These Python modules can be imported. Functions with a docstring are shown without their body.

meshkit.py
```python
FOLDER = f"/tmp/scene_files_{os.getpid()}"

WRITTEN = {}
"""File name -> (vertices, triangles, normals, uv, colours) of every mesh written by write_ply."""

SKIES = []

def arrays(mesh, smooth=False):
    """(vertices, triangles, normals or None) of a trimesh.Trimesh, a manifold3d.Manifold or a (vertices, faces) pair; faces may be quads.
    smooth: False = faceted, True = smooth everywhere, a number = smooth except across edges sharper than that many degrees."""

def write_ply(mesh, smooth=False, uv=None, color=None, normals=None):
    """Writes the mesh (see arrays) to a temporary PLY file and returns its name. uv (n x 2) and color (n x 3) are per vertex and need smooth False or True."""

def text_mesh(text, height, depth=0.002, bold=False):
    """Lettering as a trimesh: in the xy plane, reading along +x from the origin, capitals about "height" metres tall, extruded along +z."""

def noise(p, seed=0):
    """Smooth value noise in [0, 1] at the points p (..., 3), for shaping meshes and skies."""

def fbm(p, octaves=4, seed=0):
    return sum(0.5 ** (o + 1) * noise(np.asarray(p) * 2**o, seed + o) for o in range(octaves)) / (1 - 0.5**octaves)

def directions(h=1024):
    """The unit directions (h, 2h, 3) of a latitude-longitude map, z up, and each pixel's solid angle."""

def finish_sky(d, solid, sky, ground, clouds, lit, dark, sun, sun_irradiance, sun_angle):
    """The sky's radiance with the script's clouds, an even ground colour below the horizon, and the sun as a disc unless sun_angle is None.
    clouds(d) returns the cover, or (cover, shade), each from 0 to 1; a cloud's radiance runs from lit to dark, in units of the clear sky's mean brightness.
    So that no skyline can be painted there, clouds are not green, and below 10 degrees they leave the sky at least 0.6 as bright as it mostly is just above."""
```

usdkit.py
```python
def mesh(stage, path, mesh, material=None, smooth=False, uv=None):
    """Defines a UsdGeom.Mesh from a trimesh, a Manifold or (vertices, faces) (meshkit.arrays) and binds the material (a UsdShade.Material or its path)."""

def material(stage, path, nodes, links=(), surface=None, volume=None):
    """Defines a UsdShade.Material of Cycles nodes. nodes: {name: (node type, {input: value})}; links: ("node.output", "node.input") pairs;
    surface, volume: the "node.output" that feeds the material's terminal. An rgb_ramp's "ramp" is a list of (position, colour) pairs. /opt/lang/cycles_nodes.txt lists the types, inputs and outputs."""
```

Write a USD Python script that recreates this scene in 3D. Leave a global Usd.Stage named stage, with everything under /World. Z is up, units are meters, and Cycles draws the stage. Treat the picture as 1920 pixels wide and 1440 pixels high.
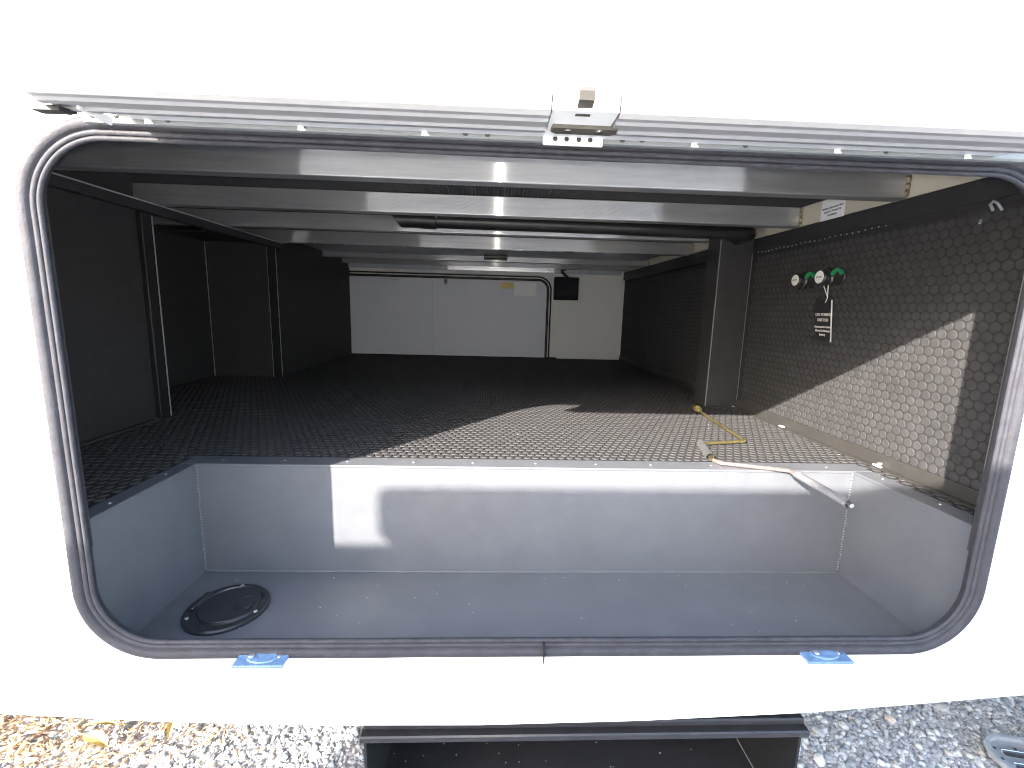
import math, random, numpy as np, trimesh, manifold3d, usdkit, meshkit
from pxr import Usd, UsdGeom, UsdLux, UsdShade, Gf, Sdf, Vt
from manifold3d import Manifold, CrossSection

random.seed(7); rng = np.random.default_rng(11)
stage = Usd.Stage.CreateInMemory()
UsdGeom.SetStageUpAxis(stage, UsdGeom.Tokens.z); UsdGeom.SetStageMetersPerUnit(stage, 1.0)
UsdGeom.Xform.Define(stage, '/World'); UsdGeom.Scope.Define(stage, '/World/Looks')

# ------------------------------------------------------------------ camera
EYE = np.array([0.14141, -0.57141, 0.30893])
RIGHT = np.array([0.99889787, -0.03885121, 0.02633673])
DOWN = np.array([0.01960048, -0.16456744, -0.98617107])
FWD = np.array([0.04264811, 0.9856004, -0.16362456])
EXPOSURE = 3.05
SKY = 0.15
SUN = 0.76
cam = UsdGeom.Camera.Define(stage, '/World/camera')
m = Gf.Matrix4d(1)
for i, r in enumerate((RIGHT, -DOWN, -FWD)):
    m.SetRow(i, Gf.Vec4d(*map(float, r), 0))
m.SetRow(3, Gf.Vec4d(*map(float, EYE), 1))
cam.AddTransformOp().Set(m)
cam.CreateHorizontalApertureAttr(36.0); cam.CreateVerticalApertureAttr(27.0)
cam.CreateFocalLengthAttr(36.0 * 848.5 / 1920)
cam.CreateClippingRangeAttr(Gf.Vec2f(0.01, 500)); cam.CreateExposureAttr(EXPOSURE)

# ------------------------------------------------------------------ sky, sun, flash
TO_SUN = np.array([-0.753, -1.0, 0.546]); TO_SUN /= np.linalg.norm(TO_SUN)
skym = usdkit.material(stage, '/World/Looks/sky_look',
    {'s': ('sky_texture', dict(sky_type='single_scattering', sun_disc=False, sun_elevation=math.asin(TO_SUN[2]),
                               sun_rotation=math.atan2(TO_SUN[0], TO_SUN[1]), aerosol_density=1.5)),
     'b': ('background_shader', dict(strength=SKY))}, [('s.color', 'b.color')], surface='b.background')
dome = UsdLux.DomeLight.Define(stage, '/World/sky')
UsdShade.MaterialBindingAPI.Apply(dome.GetPrim()).Bind(skym)
dome.GetPrim().SetCustomDataByKey('kind', 'structure')
sun = UsdLux.DistantLight.Define(stage, '/World/sun')
sun.CreateAngleAttr(0.53); sun.CreateIntensityAttr(SUN); sun.CreateNormalizeAttr(True)
sun.CreateColorAttr(Gf.Vec3f(1.0, 0.92, 0.82))
zx = TO_SUN; xx = np.cross([0, 0, 1], zx); xx /= np.linalg.norm(xx); yx = np.cross(zx, xx)
ms = Gf.Matrix4d(1)
for i, r in enumerate((xx, yx, zx)):
    ms.SetRow(i, Gf.Vec4d(*map(float, r), 0))
sun.AddTransformOp().Set(ms)
# the lit lamp of the phone that takes the picture: its streak stands in every beam of the photograph
fl = UsdLux.SphereLight.Define(stage, '/World/phone_flash')
fl.CreateRadiusAttr(0.004); fl.CreateIntensityAttr(2000.0); fl.CreateColorAttr(Gf.Vec3f(1, 0.93, 0.8))
fl.AddTranslateOp().Set(Gf.Vec3d(EYE[0] + 0.012, EYE[1] - 0.012, EYE[2] + 0.012))

# ------------------------------------------------------------------ naming helpers
def path(name, parent=None):
    base = (parent.GetPath().pathString if parent else '/World') + '/' + name
    p, k = base, 0
    while stage.GetPrimAtPath(p):
        k += 1; p = f'{base}_{k:03d}'
    return p
def tag(prim, label=None, cat=None, group=None, kind=None):
    for k, v in (('label', label), ('category', cat), ('group', group), ('kind', kind)):
        if v: prim.SetCustomDataByKey(k, v)
    return prim
def obj(name, mesh, mat, parent=None, label=None, cat=None, group=None, kind=None, smooth=False):
    if isinstance(mesh, list): mesh = trimesh.util.concatenate(mesh)
    g = usdkit.mesh(stage, path(name, parent), mesh, LOOK[mat], smooth=smooth)
    g.CreateDoubleSidedAttr(True)
    return tag(g.GetPrim(), label, cat, group, kind)
def thing(name, label, cat, group=None, loc=(0, 0, 0), kind=None):
    x = UsdGeom.Xform.Define(stage, path(name))
    x.AddTranslateOp().Set(Gf.Vec3d(*map(float, loc)))
    return tag(x.GetPrim(), label, cat, group, kind)

# ------------------------------------------------------------------ materials
LOOK = {}
def look(name, color, rough=0.5, spec=0.5, metal=0.0, var=0.0, vscale=30.0, bump=0.0, bscale=200.0, stretch=(1, 1, 1), **extra):
    n = {'p': ('principled_bsdf', dict(base_color=color, roughness=rough, specular_ior_level=spec, metallic=metal, **extra))}
    l = []
    if var or bump:
        n['g'] = ('geometry', {}); n['m'] = ('vector_math', dict(math_type='multiply', vector2=stretch)); l.append(('g.position', 'm.vector1'))
    if var:
        n['n'] = ('noise_texture', dict(scale=vscale, detail=5.0, roughness=0.65))
        n['r'] = ('rgb_ramp', {'ramp': [(0.25, tuple(c * (1 - var) for c in color)), (0.75, tuple(min(1, c * (1 + var)) for c in color))]})
        l += [('m.vector', 'n.vector'), ('n.fac', 'r.fac'), ('r.color', 'p.base_color')]
    if bump:
        n['bn'] = ('noise_texture', dict(scale=bscale, detail=3.0, roughness=0.6))
        n['b'] = ('bump', dict(strength=1.0, distance=bump))
        l += [('m.vector', 'bn.vector'), ('bn.fac', 'b.height'), ('b.normal', 'p.normal')]
    LOOK[name] = usdkit.material(stage, '/World/Looks/' + name, n, l, surface='p.BSDF')
look('white_gelcoat', (0.80, 0.80, 0.80), 0.22, var=0.02, vscale=3)
look('white_alu', (0.74, 0.75, 0.75), 0.35, var=0.04, vscale=20)
look('rail_alu', (0.30, 0.30, 0.31), 0.4, metal=0.2, var=0.05, vscale=20)
look('seal_rubber', (0.042, 0.042, 0.050), 0.55, spec=0.2, var=0.25, vscale=60, bump=0.0006, bscale=350)
look('coin_rubber', (0.037, 0.036, 0.038), 0.65, spec=0.12, var=0.22, vscale=26, bump=0.00025, bscale=600)
look('coin_top', (0.053, 0.052, 0.054), 0.6, spec=0.15, var=0.25, vscale=38, bump=0.00025, bscale=700)
look('tray_plastic', (0.112, 0.119, 0.135), 0.48, spec=0.6, var=0.10, vscale=14, bump=0.00035, bscale=420)
look('dark_panel', (0.036, 0.035, 0.037), 0.6, spec=0.3, var=0.12, vscale=40, bump=0.0003, bscale=500)
look('black_trim', (0.016, 0.016, 0.017), 0.5, spec=0.3, var=0.15, vscale=50)
look('trim_rubber', (0.040, 0.038, 0.036), 0.5, var=0.12, vscale=40)
look('black_plastic', (0.022, 0.022, 0.025), 0.35, var=0.2, vscale=30, bump=0.0002, bscale=300)
look('pvc_black', (0.018, 0.017, 0.019), 0.38)
look('cream_steel', (0.62, 0.57, 0.47), 0.38, var=0.06, vscale=16)
look('weld_metal', (0.34, 0.28, 0.20), 0.42, metal=0.8, var=0.3, vscale=120, bump=0.001, bscale=300)
look('bright_metal', (0.75, 0.75, 0.76), 0.25, metal=1.0)
look('latch_metal', (0.10, 0.09, 0.077), 0.5, metal=0.3)
look('screw_metal', (0.8, 0.8, 0.8), 0.3, metal=0.9)
look('dark_screw', (0.04, 0.04, 0.04), 0.5, metal=0.4)
look('white_plastic', (0.85, 0.85, 0.83), 0.35)
look('back_white', (0.70, 0.72, 0.79), 0.5, var=0.03, vscale=5)
look('back_cream', (0.78, 0.77, 0.74), 0.5, var=0.03, vscale=5)
look('paper', (0.93, 0.93, 0.95), 0.7, var=0.02, vscale=60)
look('ink', (0.03, 0.03, 0.03), 0.6)
look('yellow_label', (0.62, 0.50, 0.10), 0.4, var=0.2, vscale=120)
look('green_plastic', (0.02, 0.30, 0.10), 0.4)
look('tag_white', (0.75, 0.73, 0.72), 0.6)
look('zinc_yellow', (0.36, 0.30, 0.14), 0.32, metal=0.85, var=0.6, vscale=120, stretch=(1, 1, 1))
look('zinc_pink', (0.50, 0.38, 0.35), 0.30, metal=0.75, var=0.12, vscale=60)
look('grip_grey', (0.10, 0.10, 0.105), 0.45, var=0.1, vscale=80)
look('blue_film', (0.13, 0.22, 0.37), 0.22, var=0.25, vscale=70, bump=0.003, bscale=90, coat_weight=0.6)
look('galvanised', (0.40, 0.42, 0.46), 0.45, metal=0.3, var=0.2, vscale=60)
look('stitch_grey', (0.20, 0.21, 0.23), 0.4)
look('strip_grey', (0.22, 0.23, 0.23), 0.45, var=0.05, vscale=20)
look('matte_black', (0.012, 0.013, 0.016), 0.6, spec=0.2)
look('latch_dark', (0.045, 0.040, 0.035), 0.55)
look('slot_dark', (0.05, 0.05, 0.06), 0.6)
look('chip_orange', (0.50, 0.30, 0.16), 0.8, var=0.5, vscale=60)
look('chip_brown', (0.34, 0.20, 0.14), 0.85, var=0.4, vscale=60)
look('chip_straw', (0.62, 0.50, 0.30), 0.8, var=0.3, vscale=60)
look('leaf_yellow', (0.66, 0.46, 0.16), 0.6, var=0.3, vscale=40)
look('tyre', (0.03, 0.03, 0.03), 0.8)
GREYS = [(0.44, 0.45, 0.47), (0.34, 0.35, 0.38), (0.54, 0.54, 0.56), (0.48, 0.44, 0.43), (0.68, 0.67, 0.66), (0.40, 0.42, 0.45)]
for k, c in enumerate(GREYS): look(f'stone_{k}', c, 0.75, var=0.25, vscale=60, bump=0.001, bscale=150)
# brushed aluminium: drawn along x, so a highlight spreads up and down
LOOK['brushed_alu'] = usdkit.material(stage, '/World/Looks/brushed_alu', {
    'g': ('geometry', {}), 'm': ('vector_math', dict(math_type='multiply', vector2=(0.15, 0.2, 230))),
    'm2': ('vector_math', dict(math_type='multiply', vector2=(5, 3, 60))),
    'n': ('noise_texture', dict(scale=3.0, detail=3.0, roughness=0.6)),
    'n2': ('noise_texture', dict(scale=1.0, detail=5.0, roughness=0.65)),
    'r': ('rgb_ramp', {'ramp': [(0.3, (0.50, 0.50, 0.515)), (0.7, (0.66, 0.66, 0.675))]}),
    'b': ('bump', dict(strength=0.08, distance=0.0001)),
    't': ('combine_xyz', dict(x=0.0, y=0.0, z=1.0)),
    'p': ('principled_bsdf', dict(metallic=1.0, anisotropic=0.6, roughness=0.085)),
    'q': ('principled_bsdf', dict(metallic=0.6, roughness=0.55)),
    'x': ('mix_closure', dict(fac=0.5))},
    [('g.position', 'm.vector1'), ('g.position', 'm2.vector1'), ('m.vector', 'n.vector'), ('m2.vector', 'n2.vector'), ('n2.fac', 'r.fac'),
     ('r.color', 'p.base_color'), ('r.color', 'q.base_color'), ('n.fac', 'b.height'), ('b.normal', 'p.normal'), ('t.vector', 'p.tangent'),
     ('p.BSDF', 'x.closure1'), ('q.BSDF', 'x.closure2')], surface='x.closure')
# gravel bed under the loose stones
LOOK['gravel_bed'] = usdkit.material(stage, '/World/Looks/gravel_bed', {
    'g': ('geometry', {}), 'v': ('voronoi_texture', dict(scale=75.0, feature='f1')),
    'n': ('noise_texture', dict(scale=2.5, detail=6.0)),
    'r': ('rgb_ramp', {'ramp': [(0, (0.5, 0.5, 0.52)), (0.5, (0.62, 0.61, 0.62)), (1, (0.74, 0.73, 0.72))]}),
    'mx': ('mix', dict(mix_type='multiply', fac=0.5)), 'bw': ('separate_color', {}),
    'b': ('bump', dict(strength=0.9, distance=0.008, invert=True)), 'p': ('principled_bsdf', dict(roughness=0.85))},
    [('g.position', 'v.vector'), ('g.position', 'n.vector'), ('v.color', 'bw.color'), ('bw.r', 'r.fac'), ('r.color', 'mx.color1'), ('n.color', 'mx.color2'),
     ('mx.color', 'p.base_color'), ('v.distance', 'b.height'), ('b.normal', 'p.normal')], surface='p.BSDF')
LOOK['clear_tube'] = usdkit.material(stage, '/World/Looks/clear_tube', {
    'p': ('principled_bsdf', dict(base_color=(0.75, 0.76, 0.80), roughness=0.18, transmission_weight=0.88, ior=1.4))}, [], surface='p.BSDF')

# ------------------------------------------------------------------ shapes
def box(x0, x1, y0, y1, z0, z1, c=0.0):
    lo, hi = np.minimum([x0, y0, z0], [x1, y1, z1]), np.maximum([x0, y0, z0], [x1, y1, z1])
    if not c:
        b = trimesh.creation.box(hi - lo); b.apply_translation((lo + hi) / 2); return b
    P = []
    for s in np.ndindex(2, 2, 2):
        p = np.where(s, hi, lo); d = np.where(s, -c, c)
        for k in range(3):
            q = p + d; q[k] = p[k]; P.append(q)
    return trimesh.convex.convex_hull(np.array(P))
def xz(cs, y0, y1):
    """a 2-D shape given in x and z, from depth y0 to y1"""
    a = cs.extrude(y1 - y0).to_mesh(); v = a.vert_properties[:, :3]
    return trimesh.Trimesh(np.c_[v[:, 0], y0 + v[:, 2], v[:, 1]], a.tri_verts[:, ::-1], process=False)
def xy(cs, z0, z1):
    a = cs.extrude(z1 - z0).to_mesh(); v = a.vert_properties[:, :3].copy(); v[:, 2] += z0
    return trimesh.Trimesh(v, a.tri_verts, process=False)
def yz(cs, x0, x1):
    a = cs.extrude(x1 - x0).to_mesh(); v = a.vert_properties[:, :3]
    return trimesh.Trimesh(np.c_[x0 + v[:, 2], v[:, 0], v[:, 1]], a.tri_verts, process=False)
def rrect(x0, x1, z0, z1, r, n=14):
    pts = []
    for cx, cz, a in ((x1 - r, z1 - r, 0), (x0 + r, z1 - r, 90), (x0 + r, z0 + r, 180), (x1 - r, z0 + r, 270)):
        for t in np.linspace(a, a + 90, n):
            pts.append((cx + r * math.cos(math.radians(t)), cz + r * math.sin(math.radians(t))))
    return np.array(pts)
def poly(pts):
    p = np.asarray(pts, float); q = np.roll(p, -1, 0)
    return CrossSection([p if (p[:, 0] * q[:, 1] - q[:, 0] * p[:, 1]).sum() > 0 else p[::-1]])
def ring(x0, x1, z0, z1, r, profile, n=20, jitter=0.0):
    """sweeps a closed profile of (offset outwards, depth y) round a rounded rectangle standing in the xz plane"""
    base, nor = [], []
    for cx, cz, a in ((x1 - r, z1 - r, 0), (x0 + r, z1 - r, 90), (x0 + r, z0 + r, 180), (x1 - r, z0 + r, 270)):
        for t in np.linspace(a, a + 90, n):
            d = np.array([math.cos(math.radians(t)), math.sin(math.radians(t))])
            base.append(np.array([cx, cz]) + r * d); nor.append(d)
    B, N = [], []
    for i in range(len(base)):                      # points along the straight runs too
        j = (i + 1) % len(base)
        k = max(1, int(np.linalg.norm(base[j] - base[i]) / 0.03))
        for s in range(k):
            B.append(base[i] + (base[j] - base[i]) * s / k); N.append(nor[i] + (nor[j] - nor[i]) * s / k)
    B, N = np.array(B), np.array(N); L, K = len(B), len(profile)
    w = (meshkit.fbm(np.c_[B * 9, np.zeros(L)], 3) - 0.5) * jitter
    V = np.array([[(B[i, 0] + N[i, 0] * (o + w[i]), y, B[i, 1] + N[i, 1] * (o + w[i])) for o, y in profile] for i in range(L)]).reshape(-1, 3)
    F = []
    for i in range(L):
        for k in range(K):
            a, b, c, d = i * K + k, i * K + (k + 1) % K, ((i + 1) % L) * K + (k + 1) % K, ((i + 1) % L) * K + k
            F += [(a, b, c), (a, c, d)]
    t = trimesh.Trimesh(V, F, process=False); t.fix_normals(); return t
def arc(o, y, r, n=12, a0=0, a1=360):
    return [(o + r * math.cos(math.radians(t)), y + r * math.sin(math.radians(t))) for t in np.linspace(a0, a1, n, endpoint=a1 - a0 < 360)]
def tube(pts, r, n=14, bend=0.0, caps=True):
    """a round bar through pts; corners rounded with radius bend; r a number or one per point when bend is 0"""
    pts = [np.array(p, float) for p in pts]
    if bend:
        q = [pts[0]]
        for a, b, c in zip(pts, pts[1:], pts[2:]):
            u, v = (a - b) / np.linalg.norm(a - b), (c - b) / np.linalg.norm(c - b)
            p0, p1 = b + u * bend, b + v * bend
            for t in np.linspace(0, 1, 7): q.append((1 - t) ** 2 * p0 + 2 * t * (1 - t) * b + t * t * p1)
        pts = q + [pts[-1]]
    P = np.array(pts); R = np.full(len(P), r) if np.ndim(r) == 0 else np.array(r)
    T = np.gradient(P, axis=0); T /= np.linalg.norm(T, axis=1, keepdims=True)
    up = np.array([0, 0, 1.0]) if abs(T[0, 2]) < 0.9 else np.array([1.0, 0, 0])
    V = []
    for p, t, rr in zip(P, T, R):
        s = np.cross(up, t); s /= np.linalg.norm(s); u2 = np.cross(t, s)
        for k in range(n):
            a = 2 * math.pi * k / n; V.append(p + rr * (math.cos(a) * s + math.sin(a) * u2))
    F = []
    for i in range(len(P) - 1):
        for k in range(n):
            a, b, c, d = i * n + k, i * n + (k + 1) % n, (i + 1) * n + (k + 1) % n, (i + 1) * n + k
            F += [(a, b, c), (a, c, d)]
    if caps:
        V += [P[0], P[-1]]; e = len(P) * n
        F += [(e, (k + 1) % n, k) for k in range(n)] + [(e + 1, e - n + k, e - n + (k + 1) % n) for k in range(n)]
    return trimesh.Trimesh(np.array(V), F, process=False)
def disc(c, axis, r, h, n=24, bev=0.0):
    """a short cylinder whose base stands at c and which rises h along axis"""
    prof = [(r, 0), (r, h - bev), (r - bev, h)] if bev else [(r, 0), (r, h)]
    V, F = [], []
    for rr, z in prof:
        V += [(rr * math.cos(2 * math.pi * k / n), rr * math.sin(2 * math.pi * k / n), z) for k in range(n)]
    for i in range(len(prof) - 1):
        for k in range(n):
            a, b, c2, d = i * n + k, i * n + (k + 1) % n, (i + 1) * n + (k + 1) % n, (i + 1) * n + k
            F += [(a, b, c2), (a, c2, d)]
    e = len(V); V += [(0, 0, 0), (0, 0, h)]; o = (len(prof) - 1) * n
    F += [(e, (k + 1) % n, k) for k in range(n)] + [(e + 1, o + k, o + (k + 1) % n) for k in range(n)]
    t = trimesh.Trimesh(np.array(V, float), F, process=False)
    t.apply_transform(trimesh.geometry.align_vectors([0, 0, 1], axis)); t.apply_translation(c); return t
def dome_head(c, axis, r, h, n=12):
    t = trimesh.creation.icosphere(1, 1.0); t.apply_scale([r, r, h]); t.apply_transform(trimesh.geometry.align_vectors([0, 0, 1], axis)); t.apply_translation(c); return t
def coins(centres, right, up, out, r, h, n=12):
    """round studs on a mat: one mesh"""
    C = np.asarray(centres, float); a = np.linspace(0, 2 * math.pi, n, endpoint=False)
    circ = np.cos(a)[:, None] * right + np.sin(a)[:, None] * up
    rows = [circ * r, circ * (r - 0.0002) + out * h * 0.55, circ * (r - 0.0011) + out * h, circ * (r - 0.0022) + out * h * 0.86, np.array([out * h * 0.9])]
    base = np.vstack(rows); F = []
    for i in range(3):
        for k in range(n):
            p, q, s, t = i * n + k, i * n + (k + 1) % n, (i + 1) * n + (k + 1) % n, (i + 1) * n + k
            F += [(p, q, s), (p, s, t)]
    F += [(3 * n + k, 3 * n + (k + 1) % n, 4 * n) for k in range(n)]
    V = (C[:, None, :] + base[None]).reshape(-1, 3)
    FF = (np.array(F)[None] + (np.arange(len(C)) * len(base))[:, None, None]).reshape(-1, 3)
    return trimesh.Trimesh(V, FF, process=False)
def text(s, h, origin, right, up, depth=0.0006, bold=False, centre=False):
    t = meshkit.text_mesh(s, h, depth, bold)
    right, up = np.array(right, float), np.array(up, float); right /= np.linalg.norm(right); up /= np.linalg.norm(up); out = np.cross(right, up)
    v = t.vertices.copy()
    if centre: v[:, 0] -= v[:, 0].max() / 2
    t.vertices = np.array(origin) + v[:, :1] * right + v[:, 1:2] * up + v[:, 2:3] * out
    return t

# ------------------------------------------------------------------ measures (x right, y into the trailer, z up; compartment floor at z = 0)
GROUND = -0.80
XR, XL, XL2, YB = 0.965, -0.727, -0.752, 2.325      # inner faces
OX0, OX1, OZ0, OZ1, OR = -0.382, 0.829, -0.150, 0.486, 0.078   # door opening
TX0, TX1, TY0, TY1, TZ = -0.422, 0.877, 0.0215, 0.279, -0.222   # sunken tray
ZB, ZC = 0.548, 0.598                                # beam undersides, ceiling

# ================================================================== the ground
g = box(-40, 40, -40, 40, GROUND - 0.2, GROUND)
obj('ground', g, 'gravel_bed', kind='structure', label='pale grey gravel ground under the trailer', cat='ground')

# ================================================================== the camper trailer
T = thing('camper_trailer', 'white camper trailer with its large side storage compartment standing open', 'trailer')
skirt = [(-2.6, -0.18), (-1.4, -0.19), (-0.9, -0.232), (-0.533, -0.264), (-0.427, -0.272), (-0.319, -0.28), (-0.1, -0.289), (0.133, -0.292), (0.369, -0.288), (0.612, -0.278), (0.776, -0.266),
         (0.959, -0.251), (1.3, -0.215), (1.7, -0.19), (3.0, -0.18)]
wall2d = poly(skirt + [(3.0, 1.9), (-2.6, 1.9)]) - poly(rrect(OX0 - 0.012, OX1 + 0.012, OZ0 - 0.012, OZ1 + 0.012, OR + 0.012))
obj('side_wall', xz(wall2d, 0.0, 0.010), 'white_gelcoat', T)
obj('far_wall', box(-2.6, 3.0, 2.372, 2.40, -0.28, 1.9), 'white_gelcoat', T)
obj('end_wall', box(-2.63, -2.602, 0, 2.40, -0.28, 1.9), 'white_gelcoat', T)
obj('end_wall', box(3.002, 3.03, 0, 2.40, -0.28, 1.9), 'white_gelcoat', T)
obj('roof', box(-2.66, 3.06, -0.04, 2.44, 1.902, 1.96, 0.02), 'white_gelcoat', T)
obj('underbelly', box(-2.59, 2.99, 0.0142, 2.37, -0.262, -0.250), 'black_trim', T)

# --- flange round the opening, with the screws and clips of its top run
flange2d = poly(rrect(OX0 - 0.040, OX1 + 0.040, OZ0 - 0.036, OZ1 + 0.030, OR + 0.034)) - poly(rrect(OX0 - 0.025, OX1 + 0.025, OZ0 - 0.025, OZ1 + 0.0125, OR + 0.022))
FL = obj('door_frame', xz(flange2d, -0.006, -0.0005), 'white_alu', T)
obj('drip_strip', box(-0.315, 0.79, -0.017, -0.0065, 0.4995, 0.5125, 0.002), 'strip_grey', FL)
for px in (-0.302, -0.277, -0.222, -0.125, -0.075, 0.01, 0.105, 0.13, 0.285, 0.308, 0.43, 0.49, 0.6, 0.66, 0.70):
    obj('screw', dome_head((px, -0.0172, 0.506 + 0.0015 * math.sin(px * 40)), (0, -1, 0), 0.0038, 0.0016), 'dark_screw', FL)
for px in (-0.243, -0.078, 0.059, 0.369, 0.54, 0.70):
    c = dome_head((px, -0.0175, 0.5025), (0, -1, 0), 0.0036, 0.0035)
    obj('clip', [c, box(px - 0.004, px + 0.0055, -0.0186, -0.0172, 0.4992, 0.5012, 0.0005)], 'white_plastic', FL)

# --- rubber seal
prof = [(o * 0.84 + 0.0005, y if y > 0 else y * 0.62) for o, y in [(0.029, 0.000), (0.030, -0.006), (0.028, -0.009)] + [(0.021 + 0.0075 * math.cos(a), -0.009 - 0.0065 * math.sin(a)) for a in np.linspace(0.1, math.pi - 0.1, 9)] + [(0.0125, -0.0075), (0.0115, -0.006)] + \
       [(0.008 + 0.0036 * math.cos(a), -0.007 - 0.004 * math.sin(a)) for a in np.linspace(0.2, math.pi - 0.2, 7)] + [(0.0040, -0.005)] + \
       [(0.001 + 0.0034 * math.cos(a), -0.004 - 0.005 * math.sin(a)) for a in np.linspace(0.2, math.pi, 7)] + [(0.0012, 0.004), (0.006, 0.009), (0.010, 0.009), (0.0105, 0.0)]]
obj('door_seal', ring(OX0, OX1, OZ0, OZ1, OR, prof, 20, 0.0009), 'seal_rubber', T, smooth=35)
obj('seal_joint', box(0.2195, 0.2207, -0.0165, -0.001, OZ0 - 0.0285, OZ0 - 0.001), 'black_trim', T)

# --- the raised door and its hinge along the top
D = obj('storage_door', box(-0.285, 0.745, -0.122, -0.076, 0.5075, 1.13, 0.006), 'white_gelcoat', T, label='white storage door swung up against the wall')
rail = poly([(-0.122, 0.490), (-0.117, 0.487), (-0.112, 0.4895), (-0.104, 0.4895), (-0.102, 0.487), (-0.094, 0.487), (-0.092, 0.490), (-0.081, 0.490), (-0.079, 0.4875), (-0.070, 0.489), (-0.070, 0.507), (-0.124, 0.507)])
obj('edge_rail', yz(rail, -0.285, 0.190), 'rail_alu', D)
obj('edge_rail', yz(rail, 0.255, 0.745), 'rail_alu', D)
obj('rail_filler', yz(poly([(-0.122, 0.4905), (-0.070, 0.4905), (-0.070, 0.507), (-0.124, 0.507)]), 0.1915, 0.2535), 'white_alu', D)
obj('hinge_rail', [yz(poly([(-0.069, 0.490), (-0.060, 0.4965), (-0.018, 0.5035), (-0.018, 0.512), (-0.069, 0.503)]), -0.262, 0.735)], 'white_alu', D)
br = yz(poly([(-0.092, 0.4825), (-0.080, 0.4828), (-0.072, 0.4865), (-0.072, 0.4885), (-0.092, 0.4868)]), -0.298, -0.272)
obj('corner_bracket', br, 'black_trim', D, label='dark bracket at the left end of the raised door')
obj('end_cap', box(-0.2625, -0.2595, -0.085, -0.045, 0.4865, 0.4945, 0.001), 'white_alu', D)
pl2 = poly([(0.196, -0.090), (0.261, -0.090), (0.262, -0.079), (0.256, -0.074), (0.201, -0.074), (0.195, -0.079)])
LP = obj('latch_plate', xy(pl2, 0.4870, 0.4915), 'latch_metal', D)
for px in (0.212, 0.244):
    obj('hole', disc((px, -0.082, 0.4869), (0, 0, -1), 0.0042, 0.0008, 16), 'bright_metal', LP)
tg = yz(poly([(-0.126, 0.506), (-0.131, 0.502), (-0.1285, 0.498), (-0.110, 0.4925), (-0.112, 0.4895), (-0.132, 0.4955), (-0.135, 0.502), (-0.1295, 0.508)]), 0.214, 0.228)
obj('latch_tongue', tg, 'latch_dark', D)
SP = obj('strike_plate', box(0.193, 0.262, -0.0205, -0.0172, 0.4945, 0.5095, 0.001), 'white_alu', FL)
for px in (0.207, 0.220, 0.234, 0.247):
    obj('screw', dome_head((px, -0.0207, 0.501), (0, -1, 0), 0.0027, 0.0012), 'dark_screw', SP)
obj('slot', [box(0.212, 0.243, -0.0215, -0.0204, 0.5062, 0.5082), box(0.190, 0.200, -0.0215, -0.0204, 0.5065, 0.5085), box(0.252, 0.261, -0.0215, -0.0204, 0.5045, 0.5065)], 'slot_dark', SP)

# --- strikers below the opening, under blue protective film
for x0, x1 in ((-0.197, -0.130), (0.590, 0.656)):
    cx = (x0 + x1) / 2
    S = obj('lower_striker', box(x0, x1, -0.029, -0.0065, -0.1705, -0.1665, 0.0008), 'blue_film', T, label='striker still wrapped in blue film')
    cup = disc((cx, -0.014, -0.1668), (0, 0, 1), 0.011, 0.0018, 20, 0.0012); cup.vertices[:, 0] = cx + (cup.vertices[:, 0] - cx) * 1.9
    obj('cup', cup, 'blue_film', S)
    obj('screw', dome_head((x0 + 0.020, -0.015, -0.1628), (0, 0, 1), 0.004, 0.0015), 'screw_metal', S)
    obj('screw', dome_head((x1 - 0.012, -0.012, -0.1662), (0, 0, 1), 0.003, 0.0012), 'screw_metal', S)

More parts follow.
